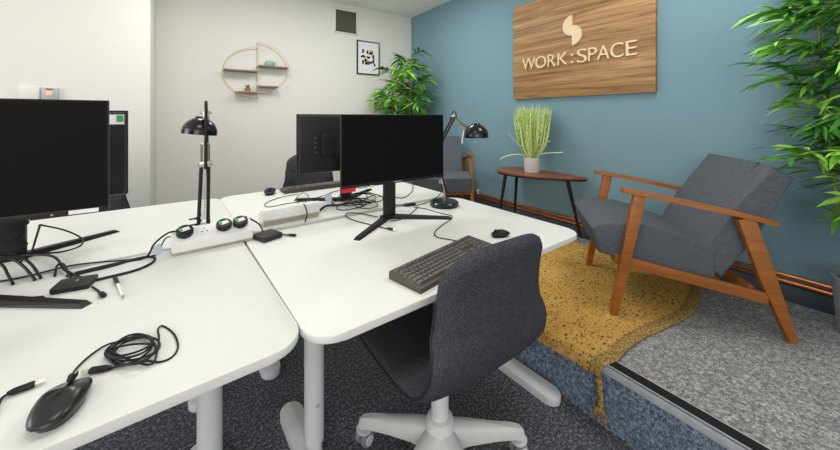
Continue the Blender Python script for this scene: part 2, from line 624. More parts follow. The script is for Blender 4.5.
m = MB(); m.lathe([(0, 0), (.026, 0), (.03, .04), (.026, .04), (.024, .034), (0, .034)], 20); m.build('pot', 'terracotta', t2)
m = MB(); tones = []
for k in range(16):
    a = k * 2.4; l = .03 + .01 * (k % 3)
    d = Vector((math.cos(a) * .6, math.sin(a) * .6, 1)).normalized()
    m.tube([Vector((0, 0, .034)), Vector((0, 0, .034)) + d * l * .6, Vector((0, 0, .034)) + d * l], [.004, .006, .001], 6)
m.bm.faces.ensure_lookup_table()
tones = [random.random() * .6 for _ in m.bm.faces]
m.build('leaves', 'leaf', t2, tones=tones)

# ------------------------------------------------------------------ desks
DROT = R(2.5)
DW, DD = 1.2, .83


def make_desk(label, xs=(.135, DW - .148), fys=(.06, .06)):
    t = thing('desk', (0, 0, 0), 0, label, 'desk', 'white office desks pushed together')
    m = MB(); m.prism(rounded(DW, DD, .078), DESK - .02, DESK, .003); m.build('desktop', 'desk', t)
    for x, fy in zip(xs, fys):
        leg = MB()
        leg.tube([(x, DD / 2, .122), (x, DD / 2, .70)], .033, 24)
        leg.tube([(x, DD / 2, .11), (x, DD / 2, .122)], [.03, .033], 24)
        leg.box(x - .04, x + .04, .06, DD - .06, .685, .7095, .003)
        leg = leg.build('leg', 'whitemetal', t)
        m = MB(); m.cyl((x, DD / 2, .03), (x, DD / 2, .12), .0265, seg=24); m.build('inner_column', 'whitemetal', leg)
        m = MB(); m.prism(rounded(.084, .725 - fy, .042, x0=x - .042, y0=fy), 0.0, .034, .006); m.build('foot', 'whitemetal', leg)
        m = MB(); m.cyl((x, DD / 2 - .03, .255), (x, DD / 2 - .036, .255), .006, seg=12); m.build('bolt', 'steel', leg)
    m = MB(); m.box(.17, DW - .18, DD / 2 - .02, DD / 2 + .02, .675, .7095, .002); m.build('crossbar', 'whitemetal', t)
    return t


desk = make_desk('white desk at front right holding the wide black monitor and keyboard', (.152, DW - .118), (.165, .045))
dirx = Vector((math.cos(DROT), math.sin(DROT), 0)); diry = Vector((-math.sin(DROT), math.cos(DROT), 0))
A0 = Vector((.226, .741, 0))
desk_l = make_desk('white desk at front left holding the large black monitor and mouse')
ra = R(3.1)
desk_l.location = Vector((.2235 - DW * math.cos(ra), .766 - DW * math.sin(ra), 0)); desk_l.rotation_euler.z = ra
desk.location = A0; desk.rotation_euler.z = DROT
for lab, off in (('white desk at back right, the grey chair drawn up behind its keyboard', diry * (DD + .05) + dirx * .01),
                 ('white desk at back left beyond the black work lamp', diry * (DD + .05) + dirx * -(DW - .008))):
    c = copy_tree(desk_l)
    c.location = A0 + off
    c.rotation_euler.z = DROT
    c['label'] = lab

# ------------------------------------------------------------------ monitors


def make_monitor(label, w=.555, h=.325, stickers=(), plate=0, slim=.03, zt=1.25, cat='monitor', back=.11, group='black computer monitors'):
    """origin on the desk below the screen's middle, screen faces -y"""
    t = thing('monitor', (0, 0, DESK), 0, label, cat, group)
    z1 = zt - DESK; z0 = z1 - h
    m = MB(); m.box(-w / 2, w / 2, 0, .012, z0, z1, .002)
    m.box(-w / 2 + slim, w / 2 - slim, .012, .042, z0 + slim * .6, z1 - slim * 2, .012); m.build('housing', 'black', t)
    m = MB(); m.box(-w / 2 + .004, w / 2 - .004, -.0012, .0, z0 + .016, z1 - .004); m.build('screen', 'screen', t)
    m = MB(); m.box(-w / 2, w / 2, -.004, 0, z0, z0 + .015, .001); m.build('bezel', 'black', t)
    m = MB(); m.box(-.022, .022, -.0048, -.004, z0 + .005, z0 + .0095); m.build('badge', 'greyplastic', t)
    # stand
    m = MB()
    m.box(-.032, .032, .066, .09, .012, z0 + .17, .006)
    m.box(-.05, .05, .04, .07, z0 + .1, z0 + .2, .006)
    m.build('stand_column', 'black', t)
    hub = MB(); hub.prism([(-.035, .06), (.035, .06), (.042, .10), (-.042, .10)], 0, .02, .004)
    hub.build('hub', 'black', t)
    for sg in (-1, 1):
        a = Vector((sg * .012, .082, 0)); b = Vector((sg * .255, -.10, 0))
        d = (b - a).normalized(); n = Vector((-d.y, d.x, 0)) * .016
        f = MB()
        vs = [f.bm.verts.new(x) for x in (a + n * 1.1, a - n * 1.1, b - n * .9, b + n * .9)]
        tp = [f.bm.verts.new(x) for x in (a + n * .9 + Vector((0, 0, .02)), a - n * .9 + Vector((0, 0, .02)), b - n * .6 - d * .012 + Vector((0, 0, .011)), b + n * .6 - d * .012 + Vector((0, 0, .011)))]
        f.bm.faces.new(vs[::-1]); f.bm.faces.new(tp)
        for k in range(4):
            f.bm.faces.new((vs[k], vs[(k + 1) % 4], tp[(k + 1) % 4], tp[k]))
        f.build('foot', 'black', t)
    if plate:
        m = MB(); m.box(plate - .055, plate + .055, .042, .062, z0 + .11, z0 + .24, .003); m.build('vesa_box', 'black', t)
        for k in range(4):
            m = MB(); m.box(w * .31, w * .31 + .01, .0415, .0425, z0 + .125 + k * .028, z0 + .128 + k * .028); m.build('marking', 'greyplastic', t)
    for nm, x0, x1, s0, s1, mt in stickers:
        m = MB(); m.box(x0, x1, -.0055, -.0042, z0 + s0, z0 + s1); o = m.build('sticker', mt, t); o['label'] = nm
    return t


MonB = make_monitor('wide black monitor with red sticker on the front right desk', .563, .325, (('red sticker', -.28, -.215, -.014, .003, 'red'), ('pale sticker', -.205, -.16, -.004, .005, 'greyplastic'), ('amber sticker', -.148, -.128, -.008, .004, 'cream')), zt=1.247)
MonB.location = (.82, 1.37, DESK)
MonA = make_monitor('largest black monitor on the front left desk cut by the picture edge', .566, .325, (('white bezel sticker', .2, .262, .001, .012, 'paper'), ('amber lamp', .165, .17, .003, .008, 'orange')), zt=1.284)
MonA.location = (-.476, 1.34, DESK)
MonC = make_monitor('black monitor seen from behind next to the wide monitor with red sticker', .54, .35, plate=.085, slim=.004, zt=1.252)
MonC.location = (.785, 2.0, DESK); MonC.rotation_euler.z = R(180)
MonD = make_monitor('black monitor seen from behind with green sticker at left rear', .60, .35, (), plate=.085, slim=.004, zt=1.262)
MonD.location = (-.508, 1.87, DESK); MonD.rotation_euler.z = R(180)
m = MB(); m.box(-.292, -.20, .0425, .0435, .475, .515); o = m.build('sticker', 'paper', MonD); o['label'] = 'white and green sticker'
m2 = MB(); m2.box(-.29, -.268, .0435, .044, .485, .512); m2.build('green_patch', 'green', o)

# ------------------------------------------------------------------ keyboards
def make_keyboard(label, L=.44, Dp=.135):
    t = thing('keyboard', (0, 0, DESK), 0, label, 'keyboard')
    m = MB(); m.prism([(-Dp / 2, 0), (Dp / 2, 0), (Dp / 2, .024), (-Dp / 2, .015)], -L / 2, L / 2, .004,
                      mat=Matrix(((0, 0, 1, 0), (1, 0, 0, 0), (0, 1, 0, 0), (0, 0, 0, 1))))
    m.build('case', 'keybase', t)
    slope = math.atan2(.009, Dp)
    ku = .0185
    rows = [(.052, [(i, 1) for i in (0, 2, 3, 4, 5, 6.5, 7.5, 8.5, 9.5, 11, 12, 13, 14)]),
            (.028, [(i, 1) for i in range(13)] + [(13, 2)]),
            (.0095, [(0, 1.5)] + [(1.5 + i, 1) for i in range(12)] + [(13.5, 1.5)]),
            (-.009, [(0, 1.75)] + [(1.75 + i, 1) for i in range(11)] + [(12.75, 2.25)]),
            (-.0275, [(0, 2.25)] + [(2.25 + i, 1) for i in range(10)] + [(12.25, 2.75)]),
            (-.046, [(0, 1.25), (1.25, 1.25), (2.5, 1.25), (3.75, 6.25), (10, 1.25), (11.25, 1.25), (12.5, 1.25), (13.75, 1.25)])]
    x00 = -L / 2 + .012
    keys = MB()
    def key(kx, y, wu):
        x0 = x00 + kx * ku + .0012; x1 = x00 + (kx + wu) * ku - .0012
        zb = .0195 + (y) * math.tan(slope) - .001
        vs = [keys.bm.verts.new((x, yy, zb)) for x, yy in ((x0, y - .0085), (x1, y - .0085), (x1, y + .0085), (x0, y + .0085))]
        tp = [keys.bm.verts.new((x, yy, zb + .0085)) for x, yy in ((x0 + .0022, y - .006), (x1 - .0022, y - .006), (x1 - .0022, y + .0072), (x0 + .0022, y + .0072))]
        keys.bm.faces.new(tp)
        for k in range(4):
            keys.bm.faces.new((vs[k], vs[(k + 1) % 4], tp[(k + 1) % 4], tp[k]))
    for y, ks in rows:
        for kx, wu in ks:
            key(kx, y, wu)
        for kx in (15.4, 16.4, 17.4):
            if y != -.009 and not (y == -.0275 and kx != 16.4):
                key(kx, y, 1)
        if y < .05:
            for kx in (18.8, 19.8, 20.8, 21.8):
                if kx + 1 < (L - .02) / ku:
                    key(kx, y, 1)
    keys.build('keys', 'key', t)
    return t


KB = make_keyboard('black keyboard at the front right desk edge behind the grey chair')
KB.location = (.742, .892, DESK); KB.rotation_euler.z = R(12.5)
KC = make_keyboard('black keyboard on the back right desk below the rear monitor')
KC.location = (.735, 2.37, DESK); KC.rotation_euler.z = R(181)

# ------------------------------------------------------------------ mice
def make_mouse(label, loc, rot, s=1, mat='gloss', grp=None):
    t = thing('computer_mouse', loc, rot, label, 'mouse', grp)
    m = MB()
    n, k = 24, 12
    L, W, Hh = .105 * s, .06 * s, .036 * s
    prof = []
    rows = []
    for j in range(k + 1):
        f = j / k
        ring = []
        for i in range(n):
            a = 2 * PI * i / n
            ca, sa = math.cos(a), math.sin(a)
            rx = W / 2 * (abs(ca) ** .72) * (1 if ca >= 0 else -1)
            ry = L / 2 * (abs(sa) ** 1.05) * (1 if sa >= 0 else -1)
            sc = 1 - .22 * (1 - f) ** 2 if f < .35 else math.sqrt(max(0, 1 - ((f - .35) / .65) ** 2.2))
            zz = Hh * (f ** .9) * (1 - .25 * (ry / (L / 2)) ** 2 * (1.6 if ry > 0 else .7)) + .0005
            ring.append(m.bm.verts.new((rx * sc, ry * sc - .006 * f, zz)))
        rows.append(ring)
    for a, b in zip(rows, rows[1:]):
        for i in range(n):
            m.bm.faces.new((a[i], a[(i + 1) % n], b[(i + 1) % n], b[i]))
    m.bm.faces.new(rows[0][::-1])
    bmesh.ops.remove_doubles(m.bm, verts=m.bm.verts, dist=.0002)
    m.build('shell', mat, t, angle=60)
    w = MB(); w.lathe([(0, -.003), (.008, -.003), (.009, -.0015), (.009, .0015), (.008, .003), (0, .003)], 18, T((0, L * .24, Hh * .8)) @ RY(R(90))); w.build('scroll_wheel', 'darkgrey', t)
    b = MB(); b.box(-.0008, .0008, L * .3, L * .46, Hh * .55, Hh * .72); b.build('button_seam', 'black', t)
    lg = MB(); lg.prism([(-.006, -.004), (.002, -.004), (.006, .006), (.003, .006)], Hh * .985, Hh * .992 + .0006); lg.build('emblem', 'greyplastic', t)
    return t


make_mouse('glossy black mouse with coiled lead on the front left desk', (-.178, .826, DESK), R(-9), 1.13, 'mouse')
make_mouse('small dark mouse beside the keyboard on the back right desk', tuple(atz(270, 194, DESK)), R(160), 1.15, 'black')
make_mouse('dark mouse by the right end of the front keyboard', tuple(atz(500, 236.5, DESK)), R(70), .8, 'black')

# ------------------------------------------------------------------ power units
def make_power(label, plugs, socket=True):
    t = thing('power_strip', (0, 0, DESK), 0, label, 'power strip', 'white desk power strips')
    L = .268
    prof = [(.0, .012), (-.002, .046), (.012, .054), (.058, .078), (.068, .080), (.077, .075), (.081, .062), (.081, .03), (.076, .026), (.076, .012)]
    m = MB(); m.prism(prof, -L / 2, L / 2, .004, mat=Matrix(((0, 0, 1, 0), (1, 0, 0, 0), (0, 1, 0, 0), (0, 0, 0, 1)))); m.build('body', 'whiteplastic', t)
    m = MB(); m.box(-L / 2 + .006, L / 2 - .006, .004, .072, 0.0, .0125); m.box(-L / 2 + .004, L / 2 - .004, .07, .0785, .0125, .0245); m.build('rail', 'nickel', t)
    tilt = math.atan2(.024, .046)
    for k, x in enumerate((-.093, -.031, .031, .093)):
        mt = T((x, .035, .0662)) @ RX(tilt)
        m = MB(); m.box(-.027, .027, -.024, .024, -.002, .0012, .001, mat=mt); so = m.build('socket', 'whitemetal', t)
        m = MB()
        for hx, hy, ww in ((0, .01, .002), (-.008, -.006, .003), (.008, -.006, .003)):
            m.box(hx - ww, hx + ww, hy - .0022, hy + .0022, .001, .0016, mat=mt)
        m.build('pin_holes', 'darkgrey', so)
    for x in plugs:
        mt = T((x, .033, .067)) @ RX(tilt)
        m = MB(); m.lathe([(0, 0), (.0255, 0), (.0275, .004), (.0275, .018), (.024, .0225), (0, .0225)], 26, mt)
        pl = m.build('plug', 'black', t)
        m = MB(); m.box(-.013, .015, -.008, .009, .0223, .0232, mat=mt @ RZ(R(15))); m.build('plug_label', 'paper', pl)
        m = MB(); m.box(-.018, -.008, -.006, .013, .0224, .0236, mat=mt @ RZ(R(15))); lb = m.build('green_label', 'green', pl)
    return t


P1 = make_power('white power strip with three black plugs at the foot of the work lamp', (-.094, .034, .092))
P1.location = (.086, 1.505, DESK); P1.rotation_euler.z = R(4)
P2 = make_power('white power strip seen from behind in front of the rear monitor', ())
P2.location = (.408, 1.745, DESK); P2.rotation_euler.z = R(180 + 4)

# ------------------------------------------------------------------ cables
CW = {}


def cable(pts, r, label, name='cable', n=6, plug=None, plugmat='black', grp='black leads lying on the desks', mat='cable', cat='cable', metal=True):
    """pts: world points"""
    path = smooth_path(pts, n)
    base_p = Vector((pts[0][0], pts[0][1], DESK))
    if plug is None:
        m = MB(); m.tube(path, r, 8)
        return tag(m.build(name, mat, loc=base_p), label, cat, grp)
    t = thing(name, base_p, 0, label, cat, grp)
    m = MB(); m.tube([x - base_p for x in path], r, 8); m.build('lead', mat, t)
    for end in ([0, -1] if plug == 'both' else [0] if plug == 'start' else [-1]):
        e = path[end] - base_p
        d = (path[end] - path[end + (1 if end == 0 else -1)])
        d.z = 0; d.normalize()
        q = e + Vector((0, 0, max(0, .0065 - e.z)))
        m = MB(); m.tube([q - d * .004, q + d * .004, q + d * .028, q + d * .03], [.004, .007, .0072, .006], 10, flat=.75); m.build('plug', plugmat, t)
        if metal:
            m = MB(); m.tube([q + d * .029, q + d * .043], .005, 4, flat=.7); m.build('plug_tip', 'usbmetal', t)
    return t


def W(seq, r=.003, lift=0):
    out = []
    for s in seq:
        z = DESK + r + (s[2] if len(s) > 2 else lift)
        out.append(atz(s[0], s[1], z))
    return out


# left desk leads
cable(W([(40, 225, .16), (36, 238, .08), (31, 252, .0), (20, 262)], .003), .0032, 'thin lead hanging from the left monitor stand down to the desk')
cable(W([(41, 225, .12), (64, 230, .06), (81, 238, .02), (80, 246), (60, 252), (36, 253)], .003), .0032, 'lead looping over the foot of the left rear monitor stand')
cable(W([(-12, 261), (16, 256, .01), (45, 255, .012), (57, 259, .012), (65, 270, .006), (82, 278)], .004), .004, 'thick lead running from the left monitor stand to the dark dock')
cable(W([(-8, 258, .05), (3, 266, .03), (8, 275, .01), (13, 284)], .004), .004, 'leftmost of the short leads dropping off the left stand')
cable(W([(-6, 256, .06), (12, 259, .045), (24, 267, .025), (35, 280)], .004), .004, 'short lead dropping from the left stand, second from the left')
cable(W([(-2, 255, .07), (18, 256, .05), (31, 264, .03), (41, 278)], .004), .004, 'short lead dropping from the left stand, nearest the dark dock')
cable(W([(-10, 283), (24, 277), (64, 267), (90, 263), (125, 260), (155, 255), (160, 248), (166, 238, .03), (174, 236.5, .055)], .0022), .0026, 'long thin lead from the left stand to the left plug of the power strip')
cable(W([(55, 276, .0), (57, 266, .012), (63, 264, .016), (68, 273, .006), (72, 281)], .003), .0034, 'small arched lead beside the dark dock')
cable(W([(66, 276), (107, 267), (135, 259), (150, 256.5), (155, 259), (150, 264), (133, 271), (96, 280)], .004), .0042, 'thick black lead folded back in a long hairpin beside the pen')
cable(W([(-12, 294), (0, 298), (13, 301), (30, 300)], .003), .003, 'thin lead reaching from the left edge to the dark dock', plug='end', metal=False)
# leads wound round the stand of the rear left monitor
def coil(c, rx, ry, turns, r, rot=0, seed=1, dz=.004, jit=.12, tail=()):
    rnd = random.Random(seed)
    pts = []
    for k in range(turns * 12 + 1):
        a = 2 * PI * k / 12
        j = 1 + jit * math.sin(a * .37 + seed) + jit * .5 * rnd.uniform(-1, 1)
        x, y = rx * j * math.cos(a), ry * j * math.sin(a)
        z = DESK + r + dz * (1 + math.sin(a * .29 + seed)) + .0015 * (k % 12 == 6)
        pts.append(Vector((c[0] + x * math.cos(rot) - y * math.sin(rot), c[1] + x * math.sin(rot) + y * math.cos(rot), z)))
    return pts + [Vector(p) for p in tail]


pts = []
for k in range(30):
    a = 2 * PI * k / 10
    pts.append(Vector((-.52 + .05 * math.cos(a) * (1 + .1 * math.sin(k)), 1.76 + .045 * math.sin(a), DESK + .05 + .004 * k)))
cable(pts, .004, 'leads wound around the left rear monitor stand')

# dock with its stub
pd = [atz(53, 298, DESK), atz(93, 291, DESK), atz(95, 276, DESK), atz(60, 283, DESK)]
cpt = sum(pd, Vector()) / 4
t = thing('docking_station', (cpt.x, cpt.y, DESK), R(-8), 'flat dark docking station lying on the front left desk', 'dock')
m = MB(); m.box(-.044, .042, -.036, .032, .002, .018, .004); m.build('case', 'darkgrey', t)
m = MB(); m.box(-.041, .039, -.0365, -.0345, .006, .013)
m.box(-.041, .039, -.034, .03, 0, .003); m.build('port_strip', 'black', t)
m = MB(); m.box(.0, .006, -.006, .008, .0179, .0183); m.build('emblem', 'greyplastic', t)
cable(W([(92, 287, .004), (97, 290), (101, 294)], .003), .003, 'stub lead with plug beside the dark dock', plug='end', metal=False)

# pen
a, b = atz(115, 278, DESK + .005), atz(123, 296, DESK + .005)
t = thing('marker_pen', (a.x, a.y, DESK), 0, 'short pen with dark cap and white barrel on the front left desk', 'pen')
a0 = Vector((0, 0, .0055)); b0 = b - a; b0.z = .0055
m = MB(); m.tube([a0 + (b0) * .38, b0], [.0042, .0035], 12); m.build('barrel', 'paper', t)
m = MB(); m.tube([a0, a0 + b0 * .42], [.0055, .005], 12); m.build('cap', 'darkgrey', t)
m = MB(); m.tube([b0, b0 * 1.1], [.0032, .001], 10); m.build('tip', 'greyplastic', t)

# mouse lead: neck, coil, loop and plug
cc = atz(132, 350, DESK)
e1 = (atz(158, 338) - atz(109, 360)) / 2
rot = math.atan2(e1.y, e1.x)
seqpts = W([(70, 380, .012), (76, 369, .004), (92, 354, .002), (109, 344, .003)], .002)
ring = []
rnd = random.Random(4)
for k in range(1, 72):
    a = PI * .75 - 2 * PI * k / 12
    turn = k // 12
    jx = 1 + .16 * math.sin(k / 12 * 2.1 + .4) ; jy = .9 + .4 * math.sin(k / 12 * 1.7)
    u = 132 + 23 * jx * math.cos(a) + 3 * math.sin(turn * 3.1 + .5); v = 349.5 - (5 + 3.5 * math.sin(turn * 1.3)) * math.cos(a) - 11 * jy * math.sin(a) + 2.2 * math.sin(turn * 2.3)
    ring.append(atz(u, v, DESK + .0035 + .0025 * turn * .8 + .003 * math.sin(a * 2 + turn)))
loop = W([(148, 365, .004), (157, 352, .008), (159, 338, .01), (158, 329, .008), (163, 326), (174, 334), (178, 347), (172, 357), (160, 362), (147, 361, .004), (128, 364, .008), (115, 367, .004), (108, 370)], .002)
cable(seqpts + ring + loop, .0021, 'coiled thin mouse lead with a plug beside the glossy mouse', n=4, plug='end')

# usb lead at bottom left
cable(W([(-6, 418), (-2, 406), (2, 398), (10, 393, .003)], .003), .0022, 'black plug lead at the bottom left picture edge', plug='end')
t = bpy.data.objects  # noqa
# dark hub between the strips
c0 = (atz(254, 238) + atz(285, 239)) / 2
t = thing('usb_hub', (.272, 1.505, DESK), R(22), 'small square black hub box beside the power strip with plugs', 'hub')
m = MB(); m.box(-.042, .042, -.042, .042, 0, .022, .004); m.build('case', 'darkgrey', t)
m = MB()
for k in range(3):
    m.box(-.0425, -.0415, -.025 + k * .019, -.012 + k * .019, .006, .014)
m.build('ports', 'black', t)
cable([Vector((.32, 1.505, DESK + .01)), Vector((.335, 1.495, DESK + .005)), Vector((.352, 1.478, DESK + .005))], .003, 'stub lead with plug beside the small black hub', plug='end', metal=False)
cable([Vector((.16, 1.57, .81)), Vector((.20, 1.60, .808)), Vector((.25, 1.575, .775)), Vector((.262, 1.535, .745))], .0032, 'lead from the right plug to the small black hub')
cable([Vector((-.02, 1.535, .81)), Vector((-.06, 1.55, .805)), Vector((-.10, 1.545, .775)), Vector((-.125, 1.53, .736)), Vector((-.2, 1.535, .734)), Vector((-.3, 1.515, .734))], .0032, 'lead from the left plug across to the left monitor')
m = MB(); m.box(-.02, .02, -.0008, .0008, 0, .035, mat=T((0, 0, 0)) @ RZ(R(60)) @ RX(R(-25)))
tag(m.build('cable_tag', 'bluepaper', loc=(0, 0, 0)), 'pale blue paper tag leaning at the left end of the power strip', 'tag').location = (-.085, 1.56, DESK + .001)

# right pair leads
cable(W([(413, 180, .03), (412, 191), (404, 197.5), (392, 197), (378, 196)], .003), .0026, 'lead curving under the wide monitor towards the lamp')
cable(W([(378, 217, .006), (360, 213.5), (348, 213), (346, 216.5), (356, 221), (372, 225), (388, 229)], .0026), .0026, 'lead with plug end lying before the wide monitor stand', plug='end', metal=True)
t = thing('cable_adapter', tuple(atz(410, 205.8)), R(-12), 'small black inline adapter box left of the right lamp base', 'adapter')
m = MB(); m.box(-.03, .03, -.012, .012, 0, .015, .003); m.build('case', 'black', t)
m = MB(); m.box(.03, .036, -.006, .006, .004, .011, .001); m.box(-.036, -.03, -.006, .006, .004, .011, .001); m.build('strain_relief', 'cable', t)
cable(W([(404, 205.5, .004), (394, 204.5), (384, 204)], .0025), .0024, 'short lead entering the inline adapter from the left')
cable(W([(417, 205, .004), (428, 202), (437, 197, .0), (441, 193, .01)], .0025), .0024, 'lead from the inline adapter to the right lamp base')
cable(W([(414, 207, .003), (426, 209), (442, 213.5), (451, 215.5), (451, 219), (441, 226), (435, 232), (437, 237), (452, 240), (468, 243.5)], .0022), .0022, 'thin lead winding from the adapter to the front keyboard')
cable(W([(417, 205, .008), (416, 209), (406, 217), (398, 220), (390, 221)], .0022), .0022, 'lead from the adapter down to the wide monitor foot')
for k, (c_, rx, ry, rot, nm) in enumerate((((350, 207), .1, .07, .3, 'largest tangled loop of lead behind the wide monitor'), ((358, 204), .08, .09, 1.0, 'round tangled loop of lead nearest the wide monitor stand'),
                                           ((365, 206), .06, .1, .2, 'narrow tangled loop of lead behind the wide monitor'))):
    c = atz(*c_)
    cable(coil(c, rx, ry, 3, .0025, rot, k + 2, .026, .25), .0025, nm, n=3)
cable(W([(296, 202, .05), (316, 198, .015), (322, 196, .01), (335, 191.5, .01), (345, 190, .01), (352, 193)], .003), .003, 'lead with blue tag arching to the rear monitor stand')
t = thing('cable_tag', tuple(atz(330, 202)), R(20), 'pale blue paper tag between the white strip and the rear monitor', 'tag')
m = MB(); m.box(-.026, .026, -.0008, .0008, .0, .05, mat=RX(R(-30))); m.build('paper', 'bluepaper', t)
cable(W([(318, 212), (326, 206, .01), (338, 205), (350, 203)], .005), .006, 'thick lead joining the white strip to the rear monitor stand')
cable(W([(305, 222, .0), (307, 214, .03), (305.5, 207, .084), (303, 203, .06)], .003), .003, 'strap like lead crossing over the white strip')
cable(W([(315, 200), (290, 203), (268, 207), (266, 203), (280, 197.5), (298, 194)], .0025), .0022, 'thin looped lead behind the white strip and the small mouse')
cable(W([(298, 203, .01), (297, 197, .01), (304, 193, .01), (309, 197, .01), (305, 203, .01)], .0025), .0022, 'small curl of lead below the rear keyboard')
MCABLE = None

# ------------------------------------------------------------------ lamps
def springs(mb, a, b, r=.006, turns=14, wire=.0012):
    d = b - a; L = d.length; d.normalize()
    u = d.orthogonal().normalized(); w = d.cross(u)
    pts = [a + d * L * k / (turns * 8) + (u * math.cos(2 * PI * k / 8) + w * math.sin(2 * PI * k / 8)) * r for k in range(turns * 8 + 1)]
    mb.tube(pts, wire, 5)


def dome(c, axis, rad, name='lamp_shade', parent=None):
    """shade whose opening points along axis"""
    q = Vector((0, 0, -1)).rotation_difference(axis.normalized()).to_matrix().to_4x4()
    m = MB()
    pr = [(.18, 1.05), (.3, 1.04), (.34, .98)] + [(math.sin(a), .98 * math.cos(a)) for a in (R(22 + 68 * k / 12) for k in range(13))] + [(1.0, -.12), (.965, -.12)] + [(.965 * math.sin(a), .94 * math.cos(a)) for a in (R(90 - 68 * k / 12) for k in range(13))] + [(0, .9)]
    m.lathe([(0, 1.05)] + pr, 36, T(c) @ q @ Matrix.Scale(rad, 4))
    sh = m.build(name, 'gloss', parent)
    m = MB(); m.ball(c + axis.normalized() * rad * -.25, (rad * .38,) * 3); m.build('bulb', 'paper', sh)
    return sh


# left lamp
lb = Vector((.054, 1.65, DESK))
t = thing('desk_lamp', lb, 0, 'black jointed work lamp standing behind the power strip with plugs', 'lamp', 'black desk lamps')
def L1(u, v, dy=0):
    return aty(u, v, 1.65 + dy) - lb
m = MB(); m.lathe([(0, 0), (.042, 0), (.042, .012), (.036, .018), (0, .02)], 32); m.build('base', 'black', t)
el = L1(205.5, 164); lo = Vector((.0, 0, .045)); hd = L1(206, 109)
m = MB(); m.cyl((0, 0, .015), (0, 0, .05), .009, seg=14); m.box(-.016, .016, -.01, .01, .04, .065, .002); m.build('pivot', 'nickel', t)
m = MB()
for dx in (-.016, .012):
    m.tube([lo + Vector((dx * 1.2, 0, 0)), el + Vector((dx * .9, 0, 0))], .0068, 10)
m.tube([lo + Vector((0.02, -.012, .0)), el + Vector((.004, -.012, 0))], .0032, 8)
m.build('lower_arm', 'black', t)
m = MB(); springs(m, lo + Vector((-.002, .008, .03)), lo + (el - lo) * .45 + Vector((-.002, .008, 0)), .007); m.build('spring', 'nickel', t)
m = MB(); m.box(-.022, .022, -.009, .009, -.012, .012, .002, mat=T(el)); m.cyl(el + Vector((-.03, 0, 0)), el + Vector((.03, 0, 0)), .005, seg=10)
m.build('elbow_joint', 'nickel', t)
m = MB()
m.tube([el + Vector((.0, -.008, -.02)), hd + Vector((0, -.008, .01))], .006, 10)
m.tube([el + Vector((.008, .008, 0)), hd + Vector((.004, .008, -.03))], .0045, 10)
m.build('upper_arm', 'black', t)
m = MB()
for dx in (-.014, .012):
    m.tube([el + Vector((dx, .0, .012)), el + Vector((dx, 0, .085))], .0042, 8)
m.box(-.017, .015, -.006, .006, .08, .088, .001, mat=T(el))
m.build('counter_bracket', 'nickel', t)
m = MB(); m.tube(smooth_path([hd + Vector((0, -.008, -.01)), hd + Vector((0, -.008, .022)), hd + Vector((0, .004, .03)), hd + Vector((0, .016, .02)), hd + Vector((0, .016, -.02))]), .0055, 10); m.build('head_bend', 'black', t)
m = MB(); m.cyl(hd + Vector((-.022, .012, -.015)), hd + Vector((.022, .012, -.015)), .005, seg=10); m.box(-.012, .012, .0, .03, -.045, -.005, .002, mat=T(hd)); m.build('head_joint', 'nickel', t)
dome(L1(199.5, 132.5, .06), Vector((-.12, .0, -1)), .066, parent=t)
# coiled flex at its foot
cable([lb + Vector((-.03 + .02 * math.cos(k * .9), -.01 + .02 * math.sin(k * .9), .03 + .0035 * k)) for k in range(22)], .003, 'black flex bunched at the foot of the left work lamp', n=4)

# right lamp
rb = Vector((1.2, 1.485, DESK))
t = thing('desk_lamp', rb, 0, 'black jointed desk lamp with round base right of the wide monitor', 'lamp', 'black desk lamps')
def L2(u, v, dy=0):
    return aty(u, v, 1.485 + dy) - rb
m = MB(); m.lathe([(0, 0), (.078, 0), (.082, .006), (.082, .02), (.074, .027), (.03, .03), (0, .03)], 40); m.build('base', 'gloss', t)
m = MB(); m.cyl((0, 0, .028), (0, 0, .10), .006, seg=12); m.build('post', 'nickel', t)
j0 = L2(444.5, 191); e0 = L2(433.5, 155.5); h0 = L2(453.8, 117)
m = MB()
for dy in (-.012, .012):
    m.tube([j0 + Vector((.006, dy, -.01)), e0 + Vector((.006, dy, 0))], .0055, 10)
m.build('lower_arm', 'black', t)
m = MB(); m.tube([Vector((0, 0, .095)), L2(442, 180), L2(440.5, 173)], .005, 10); m.box(-.014, .014, -.014, .014, -.014, .014, .003, mat=T(L2(442, 181))); springs(m, L2(441, 178), e0 + Vector((0, 0, -.02)), .006)
m.build('spring', 'nickel', t)
m = MB(); m.cyl(e0 + Vector((0, -.02, 0)), e0 + Vector((0, .02, 0)), .012, seg=14); m.build('elbow_joint', 'black', t)
m = MB()
for dy in (-.012, .012):
    m.tube([e0 + Vector((0, dy, 0)), h0 + Vector((0, dy, 0))], .0055, 10)
m.build('upper_arm', 'black', t)
m = MB(); m.tube(smooth_path([L2(450, 120), L2(451.5, 114), L2(454, 111.5), L2(456, 114), L2(456.5, 121)]), .0027, 8); m.build('cable_bend', 'black', t)
m = MB(); m.cyl(h0 + Vector((0, -.02, 0)), h0 + Vector((0, .02, 0)), .01, seg=12); m.tube([h0, L2(460, 123), L2(467, 127)], [.008, .008, .01], 10); m.tube([L2(464, 130), L2(462, 143.5)], [.006, .005], 8)
m.build('head_joint', 'nickel', t)
dome(L2(476, 136), Vector((.02, .0, -1)), .076, parent=t)

